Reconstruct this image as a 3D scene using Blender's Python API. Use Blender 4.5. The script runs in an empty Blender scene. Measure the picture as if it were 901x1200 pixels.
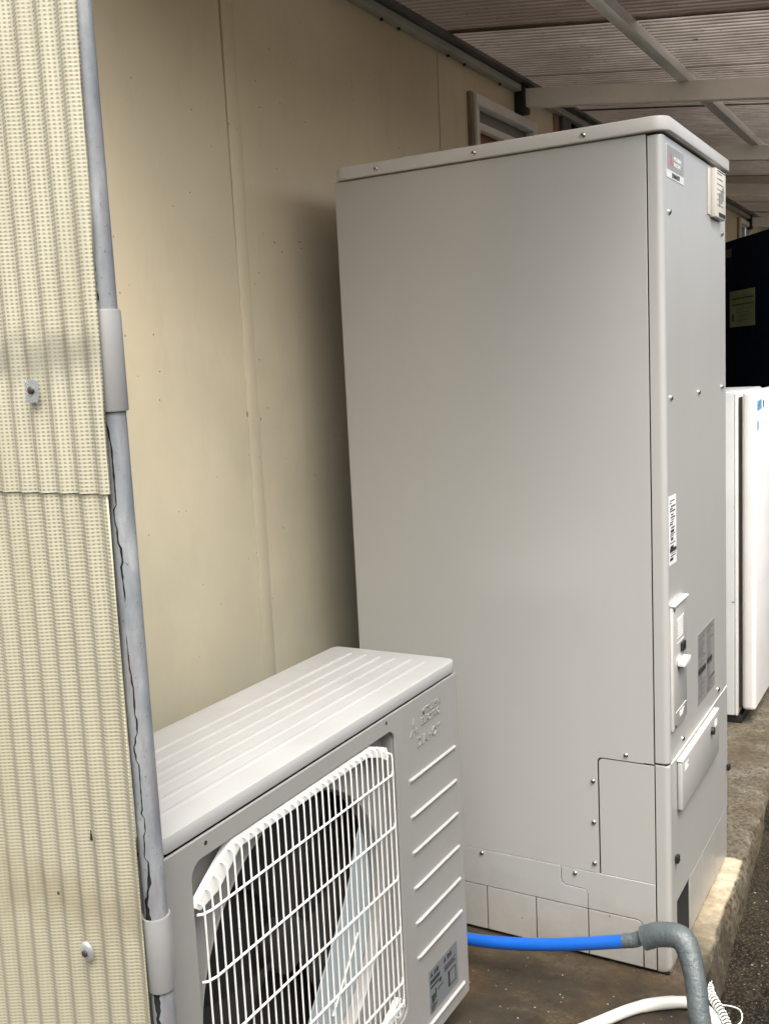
import bpy, bmesh, math, random
from mathutils import Vector, Matrix
random.seed(7)
C = bpy.context.scene
COL = C.collection
H = 1.363                                  # camera height above the slab; slab top is z = 0

# ------------------------------------------------------------ camera
cam_d = bpy.data.cameras.new("camera"); cam = bpy.data.objects.new("camera", cam_d); COL.objects.link(cam)
cam_d.sensor_fit = 'VERTICAL'; cam_d.sensor_height = 36.0; cam_d.lens = 36.0*1195/1200
cam_d.clip_start = 0.02; cam_d.clip_end = 400
Rw = ((0.86897693, 0.02564834, -0.49418746), (0.49242243, -0.14366811, 0.85841693), (-0.04898201, -0.9892935, -0.13747409))
m = Matrix(((Rw[0][0], -Rw[0][1], -Rw[0][2], 0), (Rw[1][0], -Rw[1][1], -Rw[1][2], 0), (Rw[2][0], -Rw[2][1], -Rw[2][2], H), (0, 0, 0, 1)))
cam.matrix_world = m
C.camera = cam

# ------------------------------------------------------------ sky, sun, exposure
SUN_EL, SUN_AZ = 60.0, 138.0               # azimuth clockwise from +Y
w = bpy.data.worlds.new("World"); C.world = w; w.use_nodes = True
nt = w.node_tree; bg = nt.nodes["Background"]
sky = nt.nodes.new("ShaderNodeTexSky"); sky.sky_type = 'NISHITA'; sky.sun_disc = False
sky.sun_elevation = math.radians(SUN_EL); sky.sun_rotation = math.radians(SUN_AZ)
sky.air_density = 1.0; sky.dust_density = 8.0; sky.ozone_density = 1.0
hs = nt.nodes.new("ShaderNodeHueSaturation"); hs.inputs["Saturation"].default_value = 0.45
nt.links.new(sky.outputs[0], hs.inputs["Color"]); nt.links.new(hs.outputs[0], bg.inputs["Color"])
bg.inputs["Strength"].default_value = 0.15
sd = bpy.data.lights.new("sun", 'SUN'); sd.energy = 0.6; sd.angle = math.radians(30); sd.color = (1.0, 0.95, 0.86)
sun = bpy.data.objects.new("sun", sd); COL.objects.link(sun)
az, el = math.radians(SUN_AZ), math.radians(SUN_EL)
sdir = Vector((math.sin(az)*math.cos(el), math.cos(az)*math.cos(el), math.sin(el)))
sun.rotation_euler = sdir.to_track_quat('Z', 'Y').to_euler(); sun.location = (3, -2, 6)
vs = C.view_settings; vs.view_transform = 'Standard'; vs.look = 'None'; vs.exposure = 1.58; vs.gamma = 1.0
vs.use_curve_mapping = False

# ------------------------------------------------------------ materials
def new_mat(name):
    mt = bpy.data.materials.new(name); mt.use_nodes = True
    n = mt.node_tree; return mt, n, n.nodes["Principled BSDF"], n.nodes["Material Output"]
def N(n, t, **kw):
    x = n.nodes.new(t)
    for k, v in kw.items(): setattr(x, k, v)
    return x
def noise(n, vec, scale, detail=3, rough=0.55):
    x = N(n, "ShaderNodeTexNoise"); x.inputs["Scale"].default_value = scale
    x.inputs["Detail"].default_value = detail; x.inputs["Roughness"].default_value = rough
    if vec is not None: n.links.new(vec, x.inputs["Vector"])
    return x.outputs["Fac"]
def ramp(n, fac, stops):
    x = N(n, "ShaderNodeValToRGB"); e = x.color_ramp.elements
    while len(e) < len(stops): e.new(0.5)
    for i, (p, c) in enumerate(stops):
        e[i].position = p; e[i].color = (c, c, c, 1) if isinstance(c, (int, float)) else (*c, 1)
    n.links.new(fac, x.inputs[0]); return x.outputs[0]
def mix(n, fac, a, b, mode='MIX'):
    x = N(n, "ShaderNodeMix", data_type='RGBA', blend_type=mode)
    if isinstance(fac, (int, float)): x.inputs[0].default_value = fac
    else: n.links.new(fac, x.inputs[0])
    for s, v in ((x.inputs[6], a), (x.inputs[7], b)):
        if isinstance(v, tuple): s.default_value = (*v, 1)
        else: n.links.new(v, s)
    return x.outputs[2]
def math_(n, op, a, b=None):
    x = N(n, "ShaderNodeMath", operation=op)
    for s, v in ((x.inputs[0], a), (x.inputs[1], b)):
        if v is None: continue
        if isinstance(v, (int, float)): s.default_value = v
        else: n.links.new(v, s)
    return x.outputs[0]
def mapping(n, vec, scale=(1, 1, 1), loc=(0, 0, 0)):
    x = N(n, "ShaderNodeMapping"); x.inputs["Scale"].default_value = scale; x.inputs["Location"].default_value = loc
    n.links.new(vec, x.inputs["Vector"]); return x.outputs[0]
def bump(n, b, hgt, strength, dist=0.002):
    x = N(n, "ShaderNodeBump"); x.inputs["Strength"].default_value = strength; x.inputs["Distance"].default_value = dist
    n.links.new(hgt, x.inputs["Height"]); n.links.new(x.outputs[0], b.inputs["Normal"])
def geo_pos(n): return N(n, "ShaderNodeNewGeometry").outputs["Position"]

def paint(name, col, rough=0.35, spot=0.0, var=0.05, coat=0.0, metallic=0.0, peel=0.03, dustc=(0.4, 0.36, 0.28), scale=6, rv=0.25):
    mt, n, b, o = new_mat(name); p = geo_pos(n)
    f = noise(n, p, scale, 4)
    c = mix(n, ramp(n, f, [(0.3, 0.0), (0.7, 1.0)]), tuple(v*(1-var) for v in col), tuple(min(1, v*(1+var)) for v in col))
    if spot:
        s = ramp(n, noise(n, p, 160, 2), [(0.70, 0.0), (0.76, 1.0)])
        c = mix(n, math_(n, 'MULTIPLY', s, spot), c, dustc)
    n.links.new(c, b.inputs["Base Color"]); b.inputs["Metallic"].default_value = metallic
    n.links.new(ramp(n, noise(n, p, 9, 5), [(0.3, rough*(1-rv)), (0.75, min(1, rough*(1+rv)))]), b.inputs["Roughness"])
    b.inputs["Coat Weight"].default_value = coat; b.inputs["Coat Roughness"].default_value = 0.15
    if peel: bump(n, b, noise(n, p, 500, 2), peel, 0.001)
    return mt

M = {}
M['tank_paint'] = paint('tank_paint', (0.415, 0.413, 0.392), 0.32, 0.0, 0.01, coat=0.0, metallic=0.22, rv=0.03, scale=1.5)
def tank_extra():
    n = M['tank_paint'].node_tree; b = n.nodes['Principled BSDF']; p = geo_pos(n)
    old = b.inputs["Base Color"].links[0].from_socket
    st = ramp(n, noise(n, mapping(n, p, (2, 2, 0.5)), 3.0, 6, 0.6), [(0.50, 0.0), (0.80, 0.14)])
    c = mix(n, st, old, (0.30, 0.29, 0.255))
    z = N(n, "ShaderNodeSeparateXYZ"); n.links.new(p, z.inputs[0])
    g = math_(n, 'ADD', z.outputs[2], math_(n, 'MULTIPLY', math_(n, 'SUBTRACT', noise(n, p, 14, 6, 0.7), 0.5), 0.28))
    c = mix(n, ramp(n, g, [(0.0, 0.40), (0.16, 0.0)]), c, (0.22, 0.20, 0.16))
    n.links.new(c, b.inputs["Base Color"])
    bp = N(n, "ShaderNodeBump"); bp.inputs["Strength"].default_value = 0.25; bp.inputs["Distance"].default_value = 0.012
    n.links.new(noise(n, p, 2.6, 2), bp.inputs["Height"])
    fine = b.inputs["Normal"].links[0].from_node; n.links.new(bp.outputs[0], fine.inputs["Normal"])
tank_extra()
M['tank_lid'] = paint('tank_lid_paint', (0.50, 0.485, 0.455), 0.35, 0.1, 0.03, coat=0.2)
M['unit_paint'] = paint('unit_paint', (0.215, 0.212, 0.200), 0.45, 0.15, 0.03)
M['unit_lit'] = paint('unit_paint_lit', (0.30, 0.302, 0.294), 0.5, 0.25, 0.05)  # casing paint made lighter to stand for light from above
M['white_wire'] = paint('white_wire_coating', (0.60, 0.60, 0.57), 0.4, 0.5, 0.10, scale=25, dustc=(0.3, 0.27, 0.2))
M['white_plastic'] = paint('white_plastic', (0.60, 0.595, 0.56), 0.45, 0.0, 0.04)
M['ivory_plastic'] = paint('ivory_plastic', (0.60, 0.57, 0.50), 0.45, 0.0, 0.03)
M['black'] = paint('black_plastic', (0.012, 0.012, 0.013), 0.5, 0.0, 0.1)
M['dark'] = paint('dark_inside', (0.006, 0.006, 0.006), 0.9, 0.0, 0.1, peel=0)
M['shroud'] = paint('shroud_plastic', (0.27, 0.32, 0.335), 0.4, 0.0, 0.1)
M['steel'] = paint('screw_steel', (0.6, 0.58, 0.54), 0.25, metallic=1.0, peel=0)
M['galv'] = paint('galvanised', (0.62, 0.66, 0.68), 0.3, metallic=0.8, peel=0.3, var=0.2)
M['navy'] = paint('navy_paint', (0.0028, 0.0055, 0.016), 0.9, 0.0, 0.1)
M['navy'].node_tree.nodes['Principled BSDF'].inputs['Specular IOR Level'].default_value = 0.12
M['aluminium'] = paint('aluminium', (0.74, 0.73, 0.69), 0.45, metallic=0.1, var=0.1)
M['dark_trim'] = paint('dark_trim', (0.10, 0.10, 0.10), 0.6, 0.1, 0.2)
M['timber'] = paint('weathered_timber', (0.24, 0.19, 0.13), 0.7, 0.3, 0.25)
M['curtain'] = paint('brown_board', (0.34, 0.17, 0.10), 0.6, 0.0, 0.2)
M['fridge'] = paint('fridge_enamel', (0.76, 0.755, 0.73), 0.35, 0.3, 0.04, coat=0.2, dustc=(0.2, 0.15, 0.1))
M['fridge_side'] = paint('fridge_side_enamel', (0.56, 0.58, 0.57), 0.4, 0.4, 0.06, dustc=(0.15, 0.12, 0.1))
M['gasket'] = paint('grimy_gasket', (0.05, 0.045, 0.035), 0.8, 0.8, 0.4)
M['paper'] = paint('yellow_green_paper', (0.27, 0.31, 0.14), 0.7, 0.0, 0.2)
M['ink'] = paint('ink', (0.02, 0.02, 0.02), 0.6, peel=0)
M['grey_ink'] = paint('grey_ink', (0.09, 0.09, 0.09), 0.6, peel=0)
M['red_ink'] = paint('red_ink', (0.50, 0.10, 0.12), 0.4, peel=0)
M['white_ink'] = paint('white_print', (0.78, 0.77, 0.73), 0.5, peel=0)
M['badge_grey'] = paint('badge_grey', (0.24, 0.24, 0.23), 0.35, peel=0)
M['silver_label'] = paint('silver_label', (0.115, 0.13, 0.14), 0.4, metallic=0.0, peel=0)
M['dull_label'] = paint('dull_label', (0.21, 0.20, 0.19), 0.4, peel=0)
M['white_label'] = paint('white_label', (0.66, 0.66, 0.64), 0.45, peel=0)
M['grit_pale'] = paint('pale_grit', (0.26, 0.23, 0.18), 0.8, 0.3, 0.5, scale=60)
M['grit_grey'] = paint('grey_grit', (0.10, 0.09, 0.07), 0.85, 0.4, 0.6, scale=60)
M['rusty'] = paint('rusty_nail', (0.032, 0.018, 0.015), 0.5, 0.3, 0.4)
M['blocker_dark'] = paint('light_blocker_dark', (0.075, 0.07, 0.055), 0.9, 0.3, 0.3)  # dark colour for the added walls that block low light
M['block'] = paint('beige_render', (0.80, 0.66, 0.47), 0.9, 0.2, 0.2)
M['blue_tape'] = paint('blue_tape', (0.10, 0.33, 0.55), 0.4, peel=0)
M['blue_hose'] = paint('blue_hose', (0.004, 0.085, 0.40), 0.38, 0.0, 0.05, coat=0.15)
M['cable'] = paint('white_cable', (0.47, 0.47, 0.43), 0.45, 0.3, 0.06)

def wrap_mat():                                         # grey vinyl tape wound round a pipe, wrinkled
    mt, n, b, o = new_mat('grey_wrap_tape'); uv = N(n, "ShaderNodeUVMap").outputs[0]; p = geo_pos(n)
    sep = N(n, "ShaderNodeSeparateXYZ"); n.links.new(uv, sep.inputs[0])
    v = math_(n, 'ADD', math_(n, 'MULTIPLY', sep.outputs[1], 40.0), sep.outputs[0])
    saw = math_(n, 'FRACT', v)
    wr = noise(n, mapping(n, uv, (9, 55, 1)), 1.7, 6, 0.7)
    wn = ramp(n, wr, [(0.38, 0.0), (0.62, 1.0)])
    hgt = math_(n, 'ADD', math_(n, 'MULTIPLY', saw, 0.12), math_(n, 'MULTIPLY', wn, 0.35))
    c = mix(n, ramp(n, saw, [(0.0, 0.0), (0.06, 1.0)]), (0.035, 0.045, 0.048), (0.070, 0.088, 0.092))
    c = mix(n, ramp(n, noise(n, p, 30, 4), [(0.4, 0.0), (0.8, 0.5)]), c, (0.11, 0.125, 0.125))
    n.links.new(c, b.inputs["Base Color"]); b.inputs["Roughness"].default_value = 0.2
    bump(n, b, hgt, 0.6, 0.003); return mt
M['wrap'] = wrap_mat()

def pvc_mat():
    mt, n, b, o = new_mat('weathered_grey_pvc'); p = geo_pos(n)
    f = noise(n, mapping(n, p, (1, 1, 0.35)), 28, 5)
    c = ramp(n, f, [(0.30, (0.09, 0.10, 0.11)), (0.45, (0.14, 0.155, 0.165)), (0.58, (0.18, 0.195, 0.20)), (0.72, (0.27, 0.285, 0.285))])
    st = ramp(n, noise(n, mapping(n, p, (3, 3, 0.5)), 20, 5), [(0.50, 0.0), (0.70, 0.75)])
    c = mix(n, st, c, (0.145, 0.125, 0.135))
    c = mix(n, ramp(n, noise(n, p, 240, 2), [(0.68, 0.0), (0.72, 0.7)]), c, (0.05, 0.045, 0.04))
    n.links.new(c, b.inputs["Base Color"]); b.inputs["Roughness"].default_value = 0.55
    bump(n, b, noise(n, p, 120, 5), 0.25, 0.002); return mt
M['pvc'] = pvc_mat()
M['pvc_sleeve'] = paint('grey_pvc_sleeve', (0.19, 0.19, 0.185), 0.4, 0.0, 0.12)

def net_sheet():                                        # cream translucent sheet with a white net cast in it; UV in metres
    mt, n, b, o = new_mat('netted_cream_sheet'); uv = N(n, "ShaderNodeUVMap").outputs[0]
    sep = N(n, "ShaderNodeSeparateXYZ"); n.links.new(uv, sep.inputs[0])
    wob = noise(n, uv, 25, 2); off = math_(n, 'MULTIPLY', math_(n, 'SUBTRACT', wob, 0.5), 0.25)
    def line(s, pitch):
        t = math_(n, 'FRACT', math_(n, 'ADD', math_(n, 'DIVIDE', s, pitch), off))
        t = math_(n, 'ABSOLUTE', math_(n, 'SUBTRACT', t, 0.5))
        return ramp(n, t, [(0.20, 0.0), (0.30, 1.0)])
    lu = line(sep.outputs[0], 0.0058); lv = line(sep.outputs[1], 0.0045)
    fade = ramp(n, math_(n, 'MULTIPLY_ADD', sep.outputs[1], 0.8), [(0.0, 0.0), (1.0, 1.0)])
    big = noise(n, mapping(n, uv, (9, 1.2, 1)), 1.0, 3)
    lo = ramp(n, math_(n, 'MULTIPLY', sep.outputs[1], 0.5), [(0.50, 0.45), (0.64, 0.95)])
    lu = math_(n, 'MULTIPLY', lu, math_(n, 'MULTIPLY', lo, ramp(n, noise(n, mapping(n, uv, (14, 5, 1)), 1.6, 3), [(0.35, 0.65), (0.6, 1.0)])))
    net = math_(n, 'MAXIMUM', lu, lv)
    base = ramp(n, noise(n, mapping(n, uv, (12, 3, 1)), 1.3, 4), [(0.3, (0.235, 0.215, 0.15)), (0.7, (0.285, 0.262, 0.188))])
    c = mix(n, net, base, (0.49, 0.47, 0.36))
    # grime bands where the sheets are nailed to the rails
    def band(z0, wd, amt):
        d = math_(n, 'ABSOLUTE', math_(n, 'SUBTRACT', sep.outputs[1], z0))
        k = math_(n, 'MULTIPLY', math_(n, 'DIVIDE', d, wd), 0.5)
        k = math_(n, 'ADD', k, math_(n, 'MULTIPLY', math_(n, 'SUBTRACT', noise(n, mapping(n, uv, (26, 14, 1)), 1.5, 4), 0.5), 1.2))
        return math_(n, 'MULTIPLY', ramp(n, k, [(0.05, 1.0), (0.5, 0.0)]), amt)
    c = mix(n, band(H+0.035, 0.035, 0.6), c, (0.20, 0.19, 0.15))
    c = mix(n, band(H-0.64, 0.05, 0.5), c, (0.24, 0.20, 0.13))
    c = mix(n, ramp(n, noise(n, mapping(n, uv, (5, 2, 1)), 2.2, 5), [(0.50, 0.0), (0.80, 0.35)]), c, (0.30, 0.275, 0.18))
    c = mix(n, ramp(n, math_(n, 'MULTIPLY', sep.outputs[1], 0.5), [(0.30, 0.30), (0.62, 0.0)]), c, (0.33, 0.31, 0.22))
    n.links.new(c, b.inputs["Base Color"]); b.inputs["Roughness"].default_value = 0.42
    tr = N(n, "ShaderNodeBsdfTranslucent"); n.links.new(c, tr.inputs[0])
    mx = N(n, "ShaderNodeMixShader"); mx.inputs[0].default_value = 0.25
    n.links.new(b.outputs[0], mx.inputs[1]); n.links.new(tr.outputs[0], mx.inputs[2]); n.links.new(mx.outputs[0], o.inputs[0])
    bump(n, b, net, 0.35, 0.0006); return mt
M['net'] = net_sheet()

def roof_sheet(name, a, bb, tl):
    mt, n, b, o = new_mat(name); p = geo_pos(n)
    f = noise(n, mapping(n, p, (0.8, 2.2, 1)), 4, 6, 0.65)
    c = ramp(n, f, [(0.25, a), (0.75, bb)])
    spots = ramp(n, noise(n, mapping(n, p, (0.7, 2.2, 1)), 26, 3), [(0.70, 0.0), (0.74, 1.0)])
    c = mix(n, math_(n, 'MULTIPLY', spots, 0.85), c, (0.02, 0.015, 0.012))
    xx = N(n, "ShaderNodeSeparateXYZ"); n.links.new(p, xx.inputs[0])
    wall_dim = math_(n, 'ADD', math_(n, 'ADD', xx.outputs[0], 1.5), math_(n, 'MULTIPLY', math_(n, 'SUBTRACT', noise(n, mapping(n, p, (1, 2, 1)), 3, 5), 0.5), 0.5))
    c = mix(n, ramp(n, wall_dim, [(0.35, 0.72), (0.85, 0.0)]), c, (0.055, 0.040, 0.030))   # daylight gradient painted in: sheets darken towards the wall
    # rib shading painted into the colour, darkest in the corrugation's troughs
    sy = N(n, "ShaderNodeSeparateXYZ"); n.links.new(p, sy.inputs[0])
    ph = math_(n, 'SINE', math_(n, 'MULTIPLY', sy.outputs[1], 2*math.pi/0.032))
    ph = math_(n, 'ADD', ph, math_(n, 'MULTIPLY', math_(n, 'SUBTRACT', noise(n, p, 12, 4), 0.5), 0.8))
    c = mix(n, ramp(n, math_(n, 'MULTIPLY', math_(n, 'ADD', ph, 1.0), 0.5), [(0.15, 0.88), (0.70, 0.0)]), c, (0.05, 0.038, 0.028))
    n.links.new(c, b.inputs["Base Color"])
    n.links.new(ramp(n, noise(n, p, 14, 5), [(0.3, 0.22), (0.7, 0.5)]), b.inputs["Roughness"])
    tr = N(n, "ShaderNodeBsdfTranslucent"); n.links.new(c, tr.inputs[0])
    mx = N(n, "ShaderNodeMixShader"); mx.inputs[0].default_value = tl
    n.links.new(b.outputs[0], mx.inputs[1]); n.links.new(tr.outputs[0], mx.inputs[2]); n.links.new(mx.outputs[0], o.inputs[0])
    bump(n, b, noise(n, p, 40, 5), 0.3, 0.003)
    return mt
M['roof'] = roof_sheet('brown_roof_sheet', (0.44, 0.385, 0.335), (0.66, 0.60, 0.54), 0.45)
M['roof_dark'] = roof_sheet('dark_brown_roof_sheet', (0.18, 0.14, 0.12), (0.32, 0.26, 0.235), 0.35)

def wall_mat():
    mt, n, b, o = new_mat('painted_wall_board'); p = geo_pos(n)
    c = ramp(n, noise(n, p, 2.2, 5), [(0.3, (0.60, 0.515, 0.355)), (0.7, (0.67, 0.585, 0.41))])
    c = mix(n, ramp(n, noise(n, mapping(n, p, (1, 3, 1.2)), 6, 6), [(0.52, 0.0), (0.78, 0.25)]), c, (0.47, 0.40, 0.28))
    sp = N(n, "ShaderNodeTexVoronoi"); sp.inputs["Scale"].default_value = 34
    n.links.new(mapping(n, p, (1, 1, 0.8)), sp.inputs["Vector"])
    keep = ramp(n, noise(n, p, 4.5, 3), [(0.42, 0.0), (0.52, 1.0)])
    rnd = N(n, "ShaderNodeSeparateColor"); n.links.new(sp.outputs["Color"], rnd.inputs[0])
    lim = math_(n, 'MULTIPLY', rnd.outputs[0], 0.095)
    s = math_(n, 'LESS_THAN', sp.outputs["Distance"], lim)
    s = math_(n, 'MULTIPLY', s, keep)
    s = math_(n, 'MULTIPLY', s, ramp(n, rnd.outputs[1], [(0.45, 0.0), (0.55, 1.0)]))
    c = mix(n, math_(n, 'MULTIPLY', s, 0.75), c, (0.12, 0.09, 0.06))
    # grime on the lower wall, with the dimmer light there painted in
    z = N(n, "ShaderNodeSeparateXYZ"); n.links.new(p, z.inputs[0])
    g = math_(n, 'ADD', z.outputs[2], math_(n, 'MULTIPLY', noise(n, p, 5, 5), 0.5))
    c = mix(n, ramp(n, math_(n, 'MULTIPLY', g, 0.5), [(0.30, 1.0), (0.85, 0.0)]), c, (0.30, 0.295, 0.22))
    n.links.new(c, b.inputs["Base Color"]); b.inputs["Roughness"].default_value = 0.62
    bump(n, b, math_(n, 'ADD', math_(n, 'MULTIPLY', noise(n, p, 60, 5), 0.5), math_(n, 'MULTIPLY', s, -1.5)), 0.25, 0.002)
    return mt
M['wall'] = wall_mat()

def slab_mat():
    mt, n, b, o = new_mat('stained_concrete'); p = geo_pos(n)
    sep = N(n, "ShaderNodeSeparateXYZ"); n.links.new(p, sep.inputs[0])
    f = noise(n, p, 9, 9, 0.75)
    f2 = noise(n, p, 75, 8, 0.8)
    grey = ramp(n, f, [(0.28, (0.045, 0.037, 0.024)), (0.5, (0.115, 0.10, 0.068)), (0.72, (0.22, 0.20, 0.15))])
    st = ramp(n, noise(n, mapping(n, p, (3.0, 5.0, 1), (0.4, 0, 0)), 2.6, 8, 0.72), [(0.32, (0.008, 0.0055, 0.003)), (0.52, (0.026, 0.018, 0.008)), (0.75, (0.10, 0.080, 0.047))])
    # wet brown stain near the unit and under the hoses
    yy = math_(n, 'ADD', sep.outputs[1], math_(n, 'MULTIPLY', noise(n, p, 3, 4), 0.5))
    c = mix(n, ramp(n, math_(n, 'MULTIPLY', yy, 0.25), [(0.575, 1.0), (0.70, 0.0)]), grey, st)
    rust = ramp(n, noise(n, p, 5.5, 5), [(0.45, 0.0), (0.7, 0.6)])
    c = mix(n, rust, c, (0.085, 0.050, 0.020))
    c = mix(n, ramp(n, f2, [(0.42, 0.9), (0.53, 0.0)]), c, (0.022, 0.017, 0.010))
    # paler strip along the kerb in front of the tank, fading out at its near end
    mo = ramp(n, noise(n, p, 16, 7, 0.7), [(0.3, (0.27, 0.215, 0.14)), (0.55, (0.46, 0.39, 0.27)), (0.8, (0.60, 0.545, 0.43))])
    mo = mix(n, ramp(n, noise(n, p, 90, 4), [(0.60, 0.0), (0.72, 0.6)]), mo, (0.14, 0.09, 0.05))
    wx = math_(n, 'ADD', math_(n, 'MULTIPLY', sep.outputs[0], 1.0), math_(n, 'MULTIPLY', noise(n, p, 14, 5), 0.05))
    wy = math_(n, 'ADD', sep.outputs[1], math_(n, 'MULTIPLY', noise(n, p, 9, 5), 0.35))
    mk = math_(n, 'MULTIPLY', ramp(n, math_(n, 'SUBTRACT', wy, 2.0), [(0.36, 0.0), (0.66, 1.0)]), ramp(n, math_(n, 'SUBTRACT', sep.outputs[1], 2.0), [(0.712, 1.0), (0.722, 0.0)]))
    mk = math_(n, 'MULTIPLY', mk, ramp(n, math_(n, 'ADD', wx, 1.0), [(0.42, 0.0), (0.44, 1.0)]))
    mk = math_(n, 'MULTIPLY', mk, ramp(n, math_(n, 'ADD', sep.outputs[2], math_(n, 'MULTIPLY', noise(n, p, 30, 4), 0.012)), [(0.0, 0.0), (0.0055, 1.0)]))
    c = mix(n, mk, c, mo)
    n.links.new(c, b.inputs["Base Color"])
    n.links.new(ramp(n, noise(n, p, 5, 5), [(0.35, 0.35), (0.65, 0.8)]), b.inputs["Roughness"])
    bump(n, b, math_(n, 'ADD', f, math_(n, 'MULTIPLY', f2, 0.9)), 0.7, 0.0035); return mt
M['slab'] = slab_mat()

def asphalt_mat():
    mt, n, b, o = new_mat('asphalt'); p = geo_pos(n)
    vo = N(n, "ShaderNodeTexVoronoi"); vo.inputs["Scale"].default_value = 130; n.links.new(p, vo.inputs["Vector"])
    c = ramp(n, vo.outputs["Distance"], [(0.1, (0.040, 0.031, 0.018)), (0.6, (0.004, 0.003, 0.0016))])
    c = mix(n, ramp(n, noise(n, p, 6, 7, 0.7), [(0.42, 0.0), (0.75, 0.65)]), c, (0.044, 0.035, 0.020))
    c = mix(n, ramp(n, noise(n, p, 170, 2), [(0.70, 0.0), (0.74, 1.0)]), c, (0.22, 0.20, 0.17))
    n.links.new(c, b.inputs["Base Color"]); b.inputs["Roughness"].default_value = 0.85; b.inputs["Specular IOR Level"].default_value = 0.2
    bump(n, b, math_(n, 'ADD', vo.outputs["Distance"], noise(n, p, 25, 6)), 0.8, 0.006); return mt
M['asphalt'] = asphalt_mat()

def frosted():
    mt, n, b, o = new_mat('frosted_glass')
    b.inputs["Base Color"].default_value = (0.26, 0.26, 0.235, 1); b.inputs["Roughness"].default_value = 0.25
    bump(n, b, noise(n, geo_pos(n), 90, 3), 0.3, 0.002); return mt
M['frosted'] = frosted()

# ------------------------------------------------------------ mesh helpers  (z given from the camera's eye level, lifted by H)
class MB:
    def __init__(s): s.bm = bmesh.new(); s.uv = s.bm.loops.layers.uv.new("UVMap")
    def box(s, x0, x1, y0, y1, z0, z1, bev=0.0, seg=2, vert_only=None):
        r = bmesh.ops.create_cube(s.bm, size=1.0)
        vsx = r['verts']
        for v in vsx:
            v.co = Vector((x0+(v.co.x+.5)*(x1-x0), y0+(v.co.y+.5)*(y1-y0), z0+(v.co.z+.5)*(z1-z0)))
        es = list({e for v in vsx for e in v.link_edges})
        if vert_only:
            ve = [e for e in es if abs(e.verts[0].co.z-e.verts[1].co.z) > 1e-6]
            rr = bmesh.ops.bevel(s.bm, geom=ve, offset=vert_only, segments=5, affect='EDGES', profile=0.5)
            vsx = list({v for f in rr['faces'] for v in f.verts} | {v for v in vsx if v.is_valid})
            es = [e for e in {e for v in vsx for e in v.link_edges} if e.calc_face_angle(0) > 0.9]
        if bev: bmesh.ops.bevel(s.bm, geom=es, offset=bev, segments=seg, affect='EDGES', profile=0.5)
        return s
    def quadgrid(s, rows, closed=False, uvs=None):      # rows: list of equal-length point lists
        vv = [[s.bm.verts.new(p) for p in r] for r in rows]; k = len(rows[0])
        for i in range(len(rows)-1):
            for j in range(k if closed else k-1):
                j2 = (j+1) % k
                f = s.bm.faces.new((vv[i][j], vv[i][j2], vv[i+1][j2], vv[i+1][j])); f.smooth = True
                if uvs:
                    q = (uvs(i, j), uvs(i, j+1), uvs(i+1, j+1), uvs(i+1, j))
                    for l, t in zip(f.loops, q): l[s.uv].uv = t
        return vv
    def tube(s, pts, r, n=12, cap=True, radii=None, wob=0.0):
        pts = [Vector(p) for p in pts]; rows = []; prev = None; L = 0; Ls = []
        for i, p in enumerate(pts):
            t = (pts[min(i+1, len(pts)-1)]-pts[max(i-1, 0)]).normalized()
            if prev is None:
                u = t.orthogonal().normalized()
            else: u = (prev - t*prev.dot(t)).normalized()
            prev = u; v = t.cross(u); rr = radii[i] if radii else r
            rows.append([p+(u*math.cos(a)+v*math.sin(a))*(rr*(1+random.uniform(-wob, wob))) for a in [2*math.pi*k/n for k in range(n)]])
            if i: L += (p-pts[i-1]).length
            Ls.append(L)
        vv = s.quadgrid(rows, True, uvs=lambda i, j: (j/n, Ls[i]))
        if cap: s.bm.faces.new(vv[0][::-1]); s.bm.faces.new(vv[-1])
        return s
    def disc(s, c, ax, r, h, n=16, dome=0.0):           # short cylinder from c along ax
        ax = Vector(ax).normalized(); c = Vector(c); u = ax.orthogonal().normalized(); v = ax.cross(u)
        ring = lambda rr, hh: [c+ax*hh+(u*math.cos(2*math.pi*k/n)+v*math.sin(2*math.pi*k/n))*rr for k in range(n)]
        rows = [ring(r, 0), ring(r, h)]
        if dome: rows += [ring(r*.8, h+dome*.6), ring(r*.4, h+dome)]
        vv = s.quadgrid(rows, True); s.bm.faces.new(vv[-1]); s.bm.faces.new(vv[0][::-1]); return s
    def poly(s, pts, off):                              # prism: polygon extruded by vector off
        off = Vector(off); a = [s.bm.verts.new(Vector(p)) for p in pts]; b = [s.bm.verts.new(Vector(p)+off) for p in pts]
        s.bm.faces.new(a[::-1]); s.bm.faces.new(b); k = len(pts)
        for i in range(k): s.bm.faces.new((a[i], a[(i+1) % k], b[(i+1) % k], b[i]))
        return s

def finish(me, smooth_angle=None):
    bm = bmesh.new(); bm.from_mesh(me); bmesh.ops.recalc_face_normals(bm, faces=bm.faces)
    if smooth_angle:
        for f in bm.faces: f.smooth = True
        for e in bm.edges: e.smooth = e.calc_face_angle(3.0) < smooth_angle
    bm.to_mesh(me); bm.free()

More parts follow.
